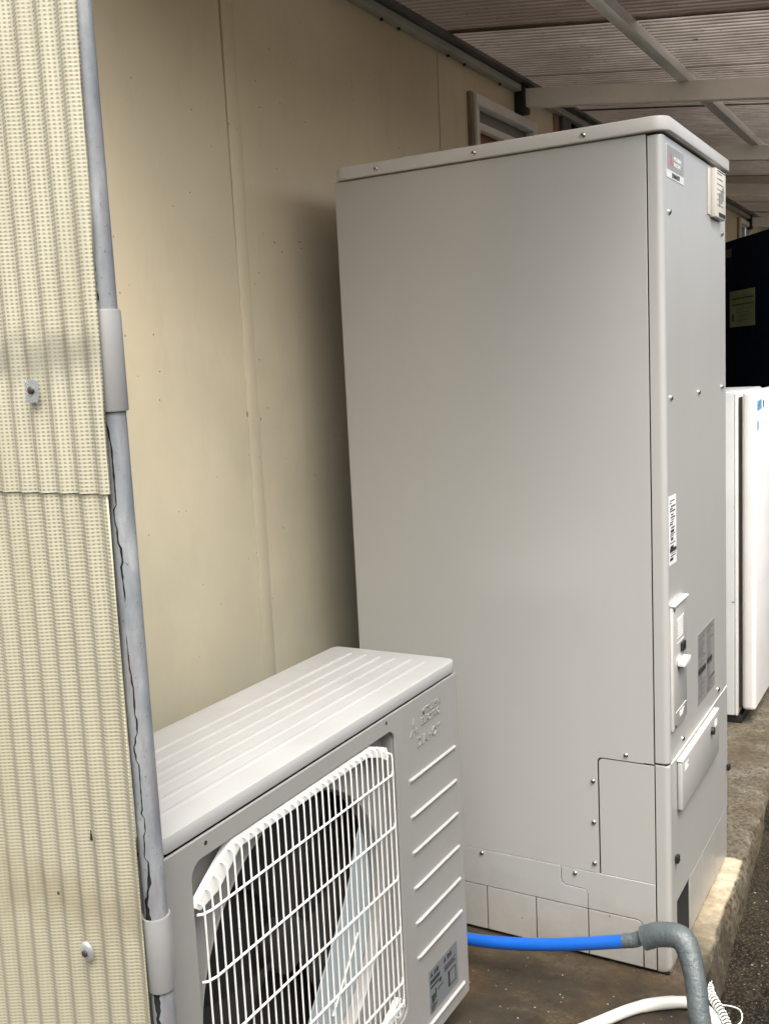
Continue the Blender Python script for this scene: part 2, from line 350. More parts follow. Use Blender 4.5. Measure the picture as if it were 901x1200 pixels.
def origin_of(o):
    p = Vector((0, 0, 0))
    while o is not None: p += o.location; o = o.parent
    return p
def obj(name, mb, mat, parent=None, loc=None, sm=0.6, kind=None, label=None):
    """one mesh object; mb verts are in world XY and eye-level z"""
    me = bpy.data.meshes.new(name); bm = mb.bm
    base = Vector(loc) if loc else (Vector((0, 0, 0)) if parent is None else origin_of(parent))
    for v in bm.verts: v.co.z += H; v.co -= base
    bm.to_mesh(me); bm.free(); finish(me, sm)
    me.materials.append(M[mat]); o = bpy.data.objects.new(name, me); COL.objects.link(o)
    if parent is not None: o.parent = parent; o.location = (0, 0, 0)
    else: o.location = base
    if kind is None and name in ('printed_marks', 'sticker_marks'): kind = 'stuff'
    if kind: o["kind"] = kind
    if label: o["label"] = label
    return o
def thing(name, loc, label, cat, group=None):
    o = bpy.data.objects.new(name, None); o.empty_display_size = 0.1; COL.objects.link(o); o.location = loc
    o["label"] = label; o["category"] = cat
    if group: o["group"] = group
    return o
def multi(o): o["kind"] = "stuff"; return o
def tag(o, label, cat, group=None):
    o["label"] = label; o["category"] = cat
    if group: o["group"] = group
    return o

def curve_mesh(name, splines, ext, bev):
    cu = bpy.data.curves.new(name, 'CURVE'); cu.dimensions = '2D'; cu.fill_mode = 'BOTH'
    cu.extrude = max(ext-bev, 1e-5); cu.bevel_depth = bev; cu.bevel_resolution = 2; cu.offset = -bev
    for sp in splines:
        q = cu.splines.new('POLY'); q.points.add(len(sp)-1); q.use_cyclic_u = True
        for i, p in enumerate(sp): q.points[i].co = (p[0], p[1], 0, 1)
    o = bpy.data.objects.new(name, cu); me = bpy.data.meshes.new_from_object(o)
    bpy.data.objects.remove(o); return me
def place(me, name, mat, parent, O, U, V, W):
    """maps local (x,y,z) to O + xU + yV + zW (O in eye-level coordinates)"""
    base = origin_of(parent) if parent is not None else Vector((0, 0, 0))
    O = Vector(O)+Vector((0, 0, H))-base; U, V, W = Vector(U), Vector(V), Vector(W)
    for v in me.vertices:
        c = v.co.copy(); v.co = O+U*c.x+V*c.y+W*c.z
    finish(me, 0.6); me.name = name; me.materials.clear(); me.materials.append(M[mat])
    o = bpy.data.objects.new(name, me); COL.objects.link(o); o.parent = parent; return o
def rrect(x0, x1, y0, y1, r, n=5, corners=(1, 1, 1, 1)):
    P = []
    for k, (cx, cy, a0) in enumerate(((x1-r, y1-r, 0), (x0+r, y1-r, 90), (x0+r, y0+r, 180), (x1-r, y0+r, 270))):
        if corners[k]:
            for i in range(n+1):
                a = math.radians(a0+90*i/n); P.append((cx+r*math.cos(a), cy+r*math.sin(a)))
        else: P.append((cx+(r if k in (0, 3) else -r), cy+(r if k < 2 else -r)))
    return P
def circ(cx, cy, r, n=48): return [(cx+r*math.cos(2*math.pi*k/n), cy+r*math.sin(2*math.pi*k/n)) for k in range(n)]
# plates facing -Y (local x = X, y = Z) and facing +X (local x = Y, y = Z); front = position of the visible face
def plate_y(name, splines, front, th, mat, parent, bev=0.0008):
    me = curve_mesh(name, splines, th/2, bev); return place(me, name, mat, parent, (0, front+th/2, 0), (1, 0, 0), (0, 0, 1), (0, -1, 0))
def plate_x(name, splines, front, th, mat, parent, bev=0.0008):
    me = curve_mesh(name, splines, th/2, bev); return place(me, name, mat, parent, (front-th/2, 0, 0), (0, 1, 0), (0, 0, 1), (1, 0, 0))
def text_mesh(body, size, depth=0.0003, bold=0.0, space=1.0):
    cu = bpy.data.curves.new("text", 'FONT'); cu.body = body; cu.size = size; cu.extrude = depth; cu.offset = bold
    cu.space_character = space; cu.resolution_u = 3
    o = bpy.data.objects.new("text", cu); me = bpy.data.meshes.new_from_object(o); bpy.data.objects.remove(o); return me
def text_x(body, size, front, y, z, mat, parent, name='lettering', depth=0.0003, bold=0.0, sx=1.0, V=(0, 0, 1), U=None):
    me = text_mesh(body, size, depth, bold)
    return place(me, name, mat, parent, (front, y, z), U or (0, sx, 0), V, (1, 0, 0))

def screw(parent, p, ax, r=0.0045, name='screw', mat='steel'):
    o = obj(name, MB().disc(p, ax, r*1.15, 0.0012, 14).disc(Vector(p)+Vector(ax)*0.0012, ax, r, 0.0012, 14, dome=0.0016), mat, parent)
    d = MB(); q = Vector(p)+Vector(ax)*0.0042
    if abs(ax[1]) > 0.5: d.box(q.x-r*.55, q.x+r*.55, q.y-.0005, q.y+.0005, q.z-r*.16, q.z+r*.16).box(q.x-r*.16, q.x+r*.16, q.y-.0006, q.y+.0006, q.z-r*.55, q.z+r*.55)
    else: d.box(q.x-.0005, q.x+.0005, q.y-r*.55, q.y+r*.55, q.z-r*.16, q.z+r*.16).box(q.x-.0006, q.x+.0006, q.y-r*.16, q.y+r*.16, q.z-r*.55, q.z+r*.55)
    obj('cross_slot', d, 'black', o)
    return o
G = -H                                                  # slab top in eye-level z

# ------------------------------------------------------------ setting: ground, slab, pale strip
def edge_x(y):                                          # right edge of the slab
    return -0.475-0.040*(min(max(y, 1.0), 4.0)-2.16)/1.08 + 0.0025*math.sin(y*7.3)+0.0015*math.sin(y*17+1)
def gz(x, y):
    if y < -1 or y > 9 or x > 3: t = 0.05
    else: t = min(max((y-2.25)/0.95, 0), 1)*0.075
    return G-0.105+t*min(1, max(0, (3-x)/2))
g = MB()
xs = [-60, -20, -6, -2.5]+[-0.7+0.05*i for i in range(0, 60)]+[3, 6, 20, 60]
ys = [-60, -20, -6, -1, 0, 1]+[1.5+0.05*i for i in range(0, 60)]+[5, 6, 7, 9, 20, 60]
g.quadgrid([[(x, y, gz(x, y)+(random.uniform(-.003, .003) if abs(x) < 2 and 1.4 < y < 4.5 else 0)) for x in xs] for y in ys])
obj('ground', g, 'asphalt', kind='structure')
s = MB(); rows = []
yl = [0.2+0.04*i for i in range(0, 296)]
for y in yl:
    e = edge_x(y); j = lambda a: random.uniform(-a, a)
    rows.append([(-2.2, y, G), (-1.2, y, G), (e-.10, y, G+j(.0006)), (e-.03, y, G+j(.001)), (e-.010+j(.002), y, G-.001), (e+j(.0025), y, G-.010+j(.002)), (e+.008+j(.003), y, G-.04), (e+.018, y, G-.09), (e+.02, y, G-.16)])
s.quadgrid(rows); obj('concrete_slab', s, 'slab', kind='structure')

# unseen dark walls added beside and behind the camera to block low sky light
o = obj('side_light_blocker', MB().box(.95, 1.10, -1.8, 9.0, G-.2, -.06, .01), 'blocker_dark', loc=(.95, 1, 0)); tag(o, 'low dark wall added out of view opposite the house to block low light', 'wall')
o = obj('rear_light_blocker', MB().box(-3.0, 1.10, -2.0, -1.85, G-.2, .20, .01), 'blocker_dark', loc=(-1, -1.9, 0)); tag(o, 'dark wall added out of view behind the viewer to block low light', 'wall')
gs = random.Random(21)
def grit(name, n, xr, yr, zf, sr, mat, label):
    mb = MB()
    for i in range(n):
        x, y = gs.uniform(*xr), gs.uniform(*yr); r = gs.uniform(*sr)
        q = bmesh.ops.create_icosphere(mb.bm, subdivisions=1, radius=r)['verts']; z = zf(x, y)
        for v in q: v.co = Vector((x+v.co.x*gs.uniform(.7, 1.4), y+v.co.y*gs.uniform(.7, 1.4), z+v.co.z*gs.uniform(.35, .6)+r*.25))
    o = obj(name, mb, mat, sm=0.3, kind='stuff'); o["label"] = label; o["category"] = 'grit'
grit('slab_grit', 55, (-.95, -.50), (1.70, 2.10), lambda x, y: G, (.0007, .0020), 'grit_pale', 'pale crumbs of grit scattered on the brown stained slab')
grit('asphalt_grit', 420, (-.44, -.15), (1.75, 3.3), lambda x, y: gz(x, y)-.0005, (.0012, .0036), 'grit_grey', 'loose grey grit lying on the asphalt beside the kerb')
# ------------------------------------------------------------ house wall
WX = -1.45
wall = thing('house_wall', (WX, 3, 0), 'cream painted board house wall with joints, battens and small windows under the roof', 'wall')
def board(y0, y1, z0=G, z1=1.03, x=WX, mat='wall'): return MB().box(x-.012, x, y0, y1, z0, z1, 0.0012, 1)
pn = MB().poly([(WX-.012, .55, G), (WX-.012, 1.9062, G), (WX-.012, 1.9062, .10), (WX-.012, 1.9030, .35), (WX-.012, 1.8985, 1.03), (WX-.012, .55, 1.03)], (.012, 0, 0))
obj('wall_panel', pn, 'wall', wall)
obj('wall_panel', board(1.9522, 2.979), 'wall', wall)
o = MB()                                                # third panel, cut round the window
for (a, b, c, d) in ((2.984, 3.19, G, 1.03), (4.19-.42, 3.998, G, 1.03), (3.19, 3.77, .888, 1.03), (3.19, 3.77, G, .25)):
    o.box(WX-.012, WX, a, b, c, d)
obj('wall_panel', o, 'wall', wall)
obj('backing', MB().box(WX-.10, WX-.035, .55, 3.998, G, 1.03), 'dark_trim', wall)
for y, z, a, b_ in ((2.056, .315, .004, .003), (2.085, .295, .004, .003), (2.165, .325, .012, .0012), (2.17, .31, .006, .001), (1.955, -.10, .002, .006), (1.905, -.085, .003, .012), (2.02, -.37, .0025, .0025), (1.70, .36, .002, .002), (1.62, .02, .003, .002), (2.03, .62, .003, .002), (2.22, .62, .002, .002), (2.55, .80, .003, .001)):
    obj('scar', MB().box(WX+.0001, WX+.0007, y-a*.5, y+a*.5, z-b_*.5, z+b_*.5), 'rusty', wall)
bt = MB().box(WX-.010, WX+.0012, 1.9070, 1.951, G, 1.03, 0.0008, 2); obj('batten', bt, 'wall', wall)
obj('corner_board', MB().box(WX-.01, WX+.006, 4.0, 4.055, G, 1.03, .002), 'curtain', wall)
obj('corner_post', MB().box(WX-.03, WX+.02, 4.06, 4.16, G, 1.03, .004), 'dark_trim', wall)
rc = MB().box(-2.3, -2.26, 4.05, 5.5, G, 1.3).box(-2.3, WX-.03, 4.04, 4.055, G, 1.3)
rc.box(-2.26, WX-.001, 4.17, 5.449, 1.02, 1.05).box(-2.25, -1.47, 5.452, 5.47, G, 1.02)
obj('recess_wall', rc, 'navy', wall)
obj('wall_panel', board(5.45, 7.62), 'wall', wall)
far = MB()
for (a, b, c, d) in ((7.624, 7.69, G, 1.03), (8.12, 12, G, 1.03), (7.69, 8.12, .945, 1.03), (7.69, 8.12, G, .2)): far.box(WX-.012, WX, a, b, c, d)
obj('wall_panel', far, 'wall', wall)
def window(y0, y1, z0, z1, rail, wd=0.034):
    f = MB()
    f.box(WX-.02, WX+.014, y0, y0+.022, z0, z1+.004, .002)           # timber reveal
    wf = obj('window', f, 'timber', wall)
    a = MB(); ya = y0+.024
    a.box(WX-.012, WX+.022, ya, ya+wd*.75, z0, z1-wd, .002).box(WX-.012, WX+.022, y1-wd, y1, z0, z1-wd, .002)
    a.box(WX-.012, WX+.024, ya, y1+.001, z1-wd, z1, .003).box(WX-.012, WX+.012, ya+wd*.75, y1-wd, rail-.012, rail+.012, .002)
    a.box(WX-.012, WX+.022, ya, y1, z0-.03, z0-.001, .003)
    obj('frame', a, 'aluminium', wf)
    obj('pane', MB().box(WX-.022, WX-.016, ya, y1-wd+.01, rail, z1-wd+.005), 'frosted', wf)
    obj('board', MB().box(WX-.030, WX-.024, ya, y1-wd+.01, z0, rail), 'curtain', wf)
window(3.192, 3.768, .252, .886, .792)
window(7.692, 8.118, .202, .943, .75)

# ------------------------------------------------------------ lean-to roof
roof = thing('lean_to_roof', (-1.0, 4, H+.9), 'brown corrugated translucent lean-to roof on pale metal rafters along the wall', 'roof')
SL = -0.129
def rz(x, z0=0.0): return z0+SL*(x-WX)
XE = -0.30
def roof_piece(y0, y1, zoff, mat, xe=XE):
    mb = MB(); p = 0.032; k = int(round((y1-y0)/p*8)); prof = []
    for i in range(k+1):
        y = y0+(y1-y0)*i/k; prof.append((y, .0056*math.sin(2*math.pi*y/p)+zoff))
    X = [-1.43, -1.2, -1.0, -.8, -.55, xe]
    top = [[(x, y, rz(x, 1.0225)+z+.0012*math.sin(x*5+y*3)) for (y, z) in prof] for x in X]
    bot = [[(x, y, rz(x, 1.0213)+z+.0012*math.sin(x*5+y*3)) for (y, z) in prof] for x in X]
    mb.quadgrid(bot)
    return obj('corrugated_sheet', mb, mat, roof)
laps = [1.20, 1.79, 2.39, 2.99, 3.59, 4.22, 4.87, 5.5, 6.13, 6.76, 7.39, 8.02, 8.65, 9.28, 9.91, 10.5]
for i in range(len(laps)-1):
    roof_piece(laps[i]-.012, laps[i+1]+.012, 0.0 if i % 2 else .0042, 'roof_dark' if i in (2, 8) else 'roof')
def rafter(y, drop=.062):
    mb = MB(); x0, x1 = -1.41, -.31; L = [(x, rz(x, .982)) for x in (x0, x1)]
    def web(ya, yb, za, zb):
        P = [(x0, ya, L[0][1]+za), (x1, ya, L[1][1]+za), (x1, ya, L[1][1]+zb), (x0, ya, L[0][1]+zb)]
        mb.poly(P, (0, yb-ya, 0))
    web(y, y+.003, -drop, 0); web(y+.0031, y+.040, -drop, -drop+.003); web(y+.0031, y+.040, -.003, 0); web(y+.0371, y+.040, -drop+.0031, -.0031)
    r = obj('rafter', mb, 'rafter_paint' if False else 'rafter', roof)
    b = MB().box(WX+.001, -1.412, y-.012, y+.05, .895, 1.0, .003); obj('bracket', b, 'black', r)
M['rafter'] = paint('rafter_paint', (0.78, 0.77, 0.72), 0.5, 0.5, 0.06, dustc=(0.07, 0.05, 0.03))
M['purlin'] = paint('purlin_aluminium', (0.72, 0.72, 0.70), 0.38, 0.2, 0.08, metallic=0.35, dustc=(0.15, 0.12, 0.1))
for y in (3.61, 4.90, 6.19, 8.05, 9.4): rafter(y)
rafter(1.35)
def purlin(x, w_=.036, h_=.033):
    mb = MB(); z = rz(x, .982)+.002
    mb.box(x-w_, x, 1.18, 10.4, z, z+h_, .002); return obj('purlin', mb, 'purlin', roof)
purlin(-.835); purlin(-.345)
lg = MB().box(WX+.0012, WX+.030, 1.18, 10.4, .967, .990, .002).box(WX+.0012, WX+.012, 1.18, 10.4, .9905, 1.016, .001)
M['rail'] = paint('dull_rail', (0.36, 0.36, 0.32), 0.5, 0.2, 0.15)
obj('wall_rail', lg, 'rail', roof)
obj('flashing', MB().box(WX+.0125, WX+.055, 1.18, 10.4, .9925, 1.006, .002), 'dark_trim', roof)
for y in (2.62, 2.72, 3.04, 3.16, 3.45):
    obj('rail_screw', MB().disc((WX+.010, y, .966), (0, 0, -1), .005, .006, 10), 'black', roof)

# ------------------------------------------------------------ corrugated screen at the near end
scr = thing('corrugated_screen', (-1.15, .84, 0), 'cream netted corrugated plastic screen in two overlapping sheets, closing the near end', 'screen')
def net_piece(z0, z1, ymid, ex0, ex1, wav=0.0):
    """right edge runs from ex1 (top) to ex0 (bottom)"""
    mb = MB(); p = 0.032; per = 12; nz = 26; x_left = -1.445; ks = int((1.445-.80)/p*per)
    xs_ = [x_left+p/per*i for i in range(ks)]
    arc = [0.0]
    for i in range(1, ks):
        f = lambda x: .0036*math.cos(2*math.pi*(x+.842)/p)
        arc.append(arc[-1]+math.hypot(xs_[i]-xs_[i-1], f(xs_[i])-f(xs_[i-1])))
    for side in (0, 1):
        rows = []
        for k in range(nz+1):
            t = k/nz; z = z0+(z1-z0)*t; e = ex0+(ex1-ex0)*t; row = []
            for x in xs_:
                xx = min(x, e); lean = .0008*(z)*0
                row.append((xx, ymid-.0036*math.cos(2*math.pi*(xx+.842)/p)+side*.0012+wav*math.sin(xx*9+z*4), z))
            rows.append(row)
        off = 0.0
        mb.quadgrid(rows, uvs=lambda i, j: (arc[min(j, ks-1)]+.004, H+z0+(z1-z0)*i/nz))
    return obj('corrugated_sheet', mb, 'net', scr, sm=1.2)
net_piece(-.1225, 1.02, .8345, -.8337, -.8170, .0006)
net_piece(G-.03, .045, .8372, -.8495, -.8365, .0006)
def fastener(x, z, sq):
    y = .8288
    if sq:
        mb = MB(); P = [(-.012, -.013), (-.004, -.015), (.009, -.016), (.012, -.004), (.011, .012), (.003, .015), (-.006, .010), (-.012, .013), (-.010, .002)]
        mb.poly([(x+a*.9, y-.003-.003*math.cos(a*130), z+b*.9) for a, b in P], (0, .0015, 0))
        wsh = obj('washer', mb, 'galv', scr)
    else:
        mb = MB().disc((x, y, z), (0, -1, 0), .0105, .0012, 18, dome=.003)
        for v in mb.bm.verts: v.co.z = z+(v.co.z-z)*1.25
        wsh = obj('washer', mb, 'galv', scr)
    obj('nail_head', MB().disc((x+.001, y-.0035, z), (.0, -1, 0), .0042, .003, 12, dome=.001), 'rusty', wsh)
M['rusty'] = paint('rusty_nail', (0.032, 0.018, 0.015), 0.5, 0.3, 0.4)
fastener(-.934, -.003, True); fastener(-.934, -.697, False)
tr = MB().poly([(-.9080+a, .8288, -.541+b) for a, b in ((-.0022, -.005), (.0022, -.005), (.0012, .004), (0, .0085), (-.0010, .003))], (0, -.0006, 0))
obj('tear', tr, 'dark', scr)
obj('tear', MB().disc((-.9750, .8285, -.629), (0, -1, 0), .0022, .0006, 8), 'rusty', scr)
for z in (0, -.697): obj('cross_rail', MB().box(-1.44, -.865, .845, .875, z-.02, z+.02, .003), 'dark_trim', scr)

# split grey pipe over the screen's edge, with its long crack
pipe = thing('edge_pipe', (-.841, .856, 0), 'cracked grey plastic pipe capping the edge of the corrugated screen', 'pipe')
PX, PY, PR = -.8412, .8575, .0146
def crack_shell(z0, z1, keys, r, seedv, name='pipe_length'):
    """keys: (z, angle in degrees where the crack lies, half width in m)"""
    rnd = random.Random(seedv); mb = MB(); n = 26; dz = .0055; k = int((z1-z0)/dz); rows = []; step = 0
    lo = None
    for i in range(k+1):
        z = z0+(z1-z0)*i/k
        for a in range(len(keys)-1):
            if keys[a][0] >= z >= keys[a+1][0]: lo = a
        if lo is None: lo = 0
        (za, aa, wa), (zb, ab, wb) = keys[lo], keys[lo+1]
        t = (z-za)/(zb-za) if zb != za else 0; t = min(max(t, 0), 1)
        if rnd.random() < .28: step = step*.45+rnd.uniform(-1, 1)*11
        ang = aa+(ab-aa)*t+step; wd = wa+(wb-wa)*t
        wd = max(0.0, wd*(1.7 if wd < .0012 else 1.15)*rnd.uniform(.6, 1.4)); ha = math.degrees(wd/r)
        A0 = ang+ha; A1 = ang+360-ha
        rows.append([(PX+r*math.cos(math.radians(A0+(A1-A0)*q/n)), PY+r*math.sin(math.radians(A0+(A1-A0)*q/n)), z) for q in range(n+1)])
    mb.quadgrid(rows); return obj(name, mb, 'pvc', pipe)
# camera looks at the pipe from angle -45.5 deg; crack further left on screen = smaller (more negative) angle
crack_shell(.06, 1.03, [(1.03, -71, .0006), (.45, -71, .0006), (.34, -69, .0007), (.26, -88, .0007), (.19, -90, .0009), (.13, -76, .0016), (.10, -80, .0030), (.06, -82, .0032)], PR, 3)
crack_shell(-.66, -.015, [(-.015, -88, .0006), (-.04, -86, .0007), (-.07, -71, .0006), (-.15, -71, .0006), (-.19, -66, .0007), (-.245, -57, .0004), (-.25, -60, .0), (-.285, -67, .0), (-.29, -67, .0003), (-.35, -63, .0005), (-.42, -69, .0005), (-.52, -74, .0004), (-.575, -78, .0005), (-.60, -80, .0014), (-.635, -86, .0028), (-.66, -86, .0030)], PR, 5)
crack_shell(G-.02, -.72, [(-.72, -80, .0034), (-.75, -79, .0030), (-.785, -75, .0018), (-1.4, -70, .0008)], PR, 8)
obj('pipe_liner', MB().tube([(PX, PY, G-.02), (PX, PY, 1.03)], PR-.0022, 20), 'dark', pipe)
def sleeve(z0, z1, tilt=0.0):
    mb = MB(); rows = []
    for (z, r) in ((z0, PR+.0003), (z0, PR+.0026), (z0+.002, PR+.0032), (z1-.002, PR+.0032), (z1, PR+.0026), (z1, PR+.0003)):
        rows.append([(PX-.0002+r*math.cos(a), PY+r*math.sin(a), z+tilt*math.sin(a)) for a in [2*math.pi*q/32 for q in range(32)]])
    mb.quadgrid(rows, True); obj('sleeve', mb, 'pvc_sleeve', pipe)
sleeve(-.031, .082); sleeve(-.735, -.640, .001)

# ------------------------------------------------------------ heat pump outdoor unit
AX, AB = -.882, -1.165; AY0, AY1 = .915, 1.785; AZ0, AZ1 = -1.300, -.580
unit = thing('heat_pump_unit', (-1.02, 1.35, 0), 'beige grey outdoor heat pump unit with white wire fan grille, behind the screen', 'heat pump')
b = MB().box(AB, -1.00, AY0, AY1, AZ0, -.609, .004).box(-.9995, AX-.0045, AY0, AY0+.004, AZ0, -.609, .0015).box(-.9995, AX-.0045, AY1-.004, AY1, AZ0, -.609, .0015)
b.box(-.9995, AX-.0045, AY0+.005, AY1-.005, AZ0, AZ0+.004)
obj('casing', b, 'unit_paint', unit)
obj('inner_chamber', MB().box(-.998, -.994, AY0+.006, AY1-.006, AZ0+.006, -.612).box(-.993, -.91, 1.535, 1.545, AZ0+.006, -.612), 'dark', unit)
for y in (1.05, 1.58):
    obj('foot', MB().box(AB+.005, AX-.03, y-.035, y+.035, G+.002, G+.062, .004), 'black', unit)
lid = MB().box(AB-.004, AX+.002, AY0-.003, AY1+.003, -.604, AZ1, .003, 2, vert_only=.020)
ld = obj('lid', lid, 'unit_lit', unit)
for x in (-1.105, -1.070, -1.035, -1.002, -.966, -.932):
    mb = MB(); rows = []
    for y in (AY0+.030, AY0+.042, AY1-.045, AY1-.033):
        hh = .0022 if AY0+.035 < y < AY1-.04 else 0
        rows.append([(x+dx, y, AZ1-.0004+hz*(1 if hh else 0)) for dx, hz in ((-.0065, 0), (-.0035, .0020), (0, .0026), (.0035, .0020), (.0065, 0))])
    mb.quadgrid(rows); obj('ridge', mb, 'unit_lit', ld)
# front panel with the fan recess
RY0, RY1, RZ0, RZ1 = .968, 1.524, -1.195, -.638
fp = plate_x('front_panel', [rrect(AY0, AY1+.001, AZ0, -.6075, .006), rrect(RY0, RY1, RZ0, RZ1, .022)], AX+.0025, .005, 'unit_paint', unit, .0014)
for (a, b_, c, d) in ((RY0, RY0+.002, RZ0, RZ1), (RY1-.002, RY1, RZ0, RZ1), (RY0, RY1, RZ1-.002, RZ1), (RY0, RY1, RZ0, RZ0+.002)):
    pass
plate_x('recess_rim', [rrect(RY0-.0015, RY1+.0015, RZ0-.0015, RZ1+.0015, .0225), rrect(RY0+.0012, RY1-.0012, RZ0+.0012, RZ1-.0012, .021)], AX-.0028, .024, 'unit_paint', unit, .0004)
FC = (1.250, -.920); FR = .2550
plate_x('fan_surround', [rrect(RY0-.003, RY1+.003, RZ0-.003, RZ1+.003, .02), circ(*FC, FR)], AX-.0268, .003, 'unit_paint', unit, .0006)
bell = MB(); rows = []
for (x, r) in ((AX-.0270, FR+.003), (AX-.0255, FR-.001), (AX-.030, FR-.004), (AX-.048, FR-.005)):
    rows.append([(x, FC[0]+r*math.cos(a), FC[1]+r*math.sin(a)) for a in [2*math.pi*q/64 for q in range(64)]])
bell.quadgrid(rows, True); obj('bellmouth', bell, 'unit_paint', unit)
fan = thing('fan', (0, 0, 0), '', ''); del fan["label"]; del fan["category"]; fan.parent = unit; fan.location = (0, 0, 0)
obj('hub', MB().disc((AX-.085, *FC), (1, 0, 0), .045, .03, 28, dome=.008), 'black', fan)
for k in range(3):
    rows = []; a0 = math.radians(80+120*k)
    for i in range(9):
        r = .04+(.240-.04)*i/8; sp = math.radians(30+55*i/8)
        rows.append([(AX-.075-.030*(q/6-.5)+.012*math.sin(q/6*math.pi), FC[0]+r*math.cos(a0+sp*(q/6-.5)+.3*i/8), FC[1]+r*math.sin(a0+sp*(q/6-.5)+.3*i/8)) for q in range(7)])
    mb = MB(); mb.quadgrid(rows); obj('blade', mb, 'dark', fan)
# light grey deflector showing behind the lower right of the grille
sh = [(1.545, -.760), (1.470, -.815), (1.452, -.845), (1.443, -.875), (1.405, -.935), (1.345, -1.005), (1.290, -1.065), (1.262, -1.110)]
for i in range(1, 13):
    a = math.radians(-82+(-82+100)*0+ (82+16)*i/13); sh.append((FC[0]+.285*math.cos(a), FC[1]+.285*math.sin(a)))
df = plate_x('deflector', [sh], AX-.050, .003, 'shroud', unit, .0008)
mb = MB().tube([(AX-.048, 1.445, -1.000), (AX-.048, 1.395, -1.055), (AX-.048, 1.350, -1.105)], .002, 6)
obj('deflector_rib', mb, 'white_plastic', df)
# white brackets across top and bottom of the recess
def bracket(top=True):
    P = [(.970, -.700), (1.056, -.6415), (1.440, -.6415), (1.498, -.664), (1.506, -.684), (1.492, -.686), (1.478, -.676), (1.432, -.6590), (1.076, -.6600), (1.022, -.700), (1.006, -.704), (.982, -.710)]
    if not top: P = [(y, -1.835-z) for y, z in P][::-1]
    plate_x('grille_bracket', [P], AX+.0005, .012, 'white_plastic', unit, .0012)
bracket(True); bracket(False)
gr = thing('grille', (0, 0, 0), '', ''); del gr["label"]; del gr["category"]; gr.parent = unit; gr.location = (0, 0, 0)
GX = AX+.011; WR = .0015
ny = 31; Y0g, Y1g = .978, 1.497
def top_z(y):
    if y < 1.050: return -.704+(y-.972)*(.052/.078)
    if y > 1.455: return -.652-(y-1.455)*(.030/.05)
    return -.652
for i in range(ny):
    y = Y0g+(Y1g-Y0g)*i/(ny-1); zt = top_z(y); zb = -1.835-top_z(y)
    x_in = AX+.001
    pts = [(x_in, y, zt+.004), (GX-.0035, y, zt+.0035), (GX-.0006, y, zt+.001), (GX, y, zt-.005)]
    pts += [(GX, y, zt+(zb-zt)*q) for q in (.3, .6)] + [(GX, y, zb+.005), (GX-.0006, y, zb-.001), (GX-.0035, y, zb-.0035), (x_in, y, zb-.004)]
    obj('upright_rod', MB().tube(pts, WR, 7), 'white_wire', gr)
for z in (-.709, -.806, -.906, -1.006, -1.106, -1.146):
    pts = [(AX+.001, Y0g-.010, z+.0015), (GX-.006, Y0g-.003, z), (GX-.0006-WR, Y0g+.012, z), (GX-.0006-WR*1.2, 1.2, z), (GX-.0006-WR, Y1g-.010, z), (GX-.006, Y1g+.001, z), (AX+.001, Y1g+.005, z)]
    obj('cross_rod', MB().tube([(p[0]+.0050, p[1], p[2]) for p in pts], .0019, 7), 'white_wire', gr)
# pressed louvres: horizontal top ledge catches light, underside runs back to the panel
F = AX+.0025
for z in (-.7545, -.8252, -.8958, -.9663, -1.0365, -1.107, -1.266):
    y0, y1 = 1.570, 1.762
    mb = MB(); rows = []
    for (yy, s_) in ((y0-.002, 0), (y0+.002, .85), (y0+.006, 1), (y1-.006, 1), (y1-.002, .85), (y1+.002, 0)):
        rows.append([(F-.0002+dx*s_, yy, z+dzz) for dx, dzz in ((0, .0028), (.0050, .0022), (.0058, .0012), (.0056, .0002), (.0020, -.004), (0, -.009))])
    mb.quadgrid(rows); obj('pressed_louvre', mb, 'unit_lit', unit, sm=0.45)  # lightened casing paint, so the louvre reads as lit
for y, z in ((1.497, -.618), (1.0, -.620)):
    obj('vent_hole', MB().disc((F-.0008, y, z), (1, 0, 0), .0032, .0012, 12), 'dark', unit)
# rating / caution label
lb = plate_x('caution_label', [rrect(1.610, 1.735, -1.250, -1.158, .003)], F+.0006, .0006, 'silver_label', unit, .0001)
lf = F+.0008
L = MB()
L.box(lf, lf+.0003, 1.614, 1.655, -1.188, -1.180); L.box(lf, lf+.0003, 1.614, 1.650, -1.197, -1.193)
for k in range(5): L.box(lf, lf+.0003, 1.614, 1.628+.005*((k*3) % 4), -1.232-.0033*k, -1.2306-.0033*k)
for k in range(4): L.box(lf, lf+.0003, 1.675, 1.728-.006*((k*2) % 3), -1.185-.0032*k, -1.1835-.0032*k)
L.box(lf, lf+.0003, 1.640, 1.668, -1.2125, -1.2105); L.box(lf, lf+.0003, 1.652, 1.660, -1.203, -1.194)
for (a, b_, c, d) in ((1.690, 1.724, -1.206, -1.204), (1.690, 1.724, -1.236, -1.234), (1.690, 1.697, -1.236, -1.204), (1.722, 1.724, -1.236, -1.204), (1.633, 1.637, -1.225, -1.205), (1.617, 1.631, -1.228, -1.212)):
    L.box(lf, lf+.0003, a, b_, c, d)
for (yc, zc) in ((1.620, -1.169), (1.678, -1.169)): L.poly([(lf, yc-.006, zc-.005), (lf, yc+.006, zc-.005), (lf, yc, zc+.006)], (.0003, 0, 0))
obj('printed_marks', L, 'ink', lb)
text_x('注意', .011, lf+.0002, 1.629, -1.174, 'ink', lb, bold=.0001)
text_x('警告', .011, lf+.0002, 1.688, -1.174, 'ink', lb, bold=.0001)
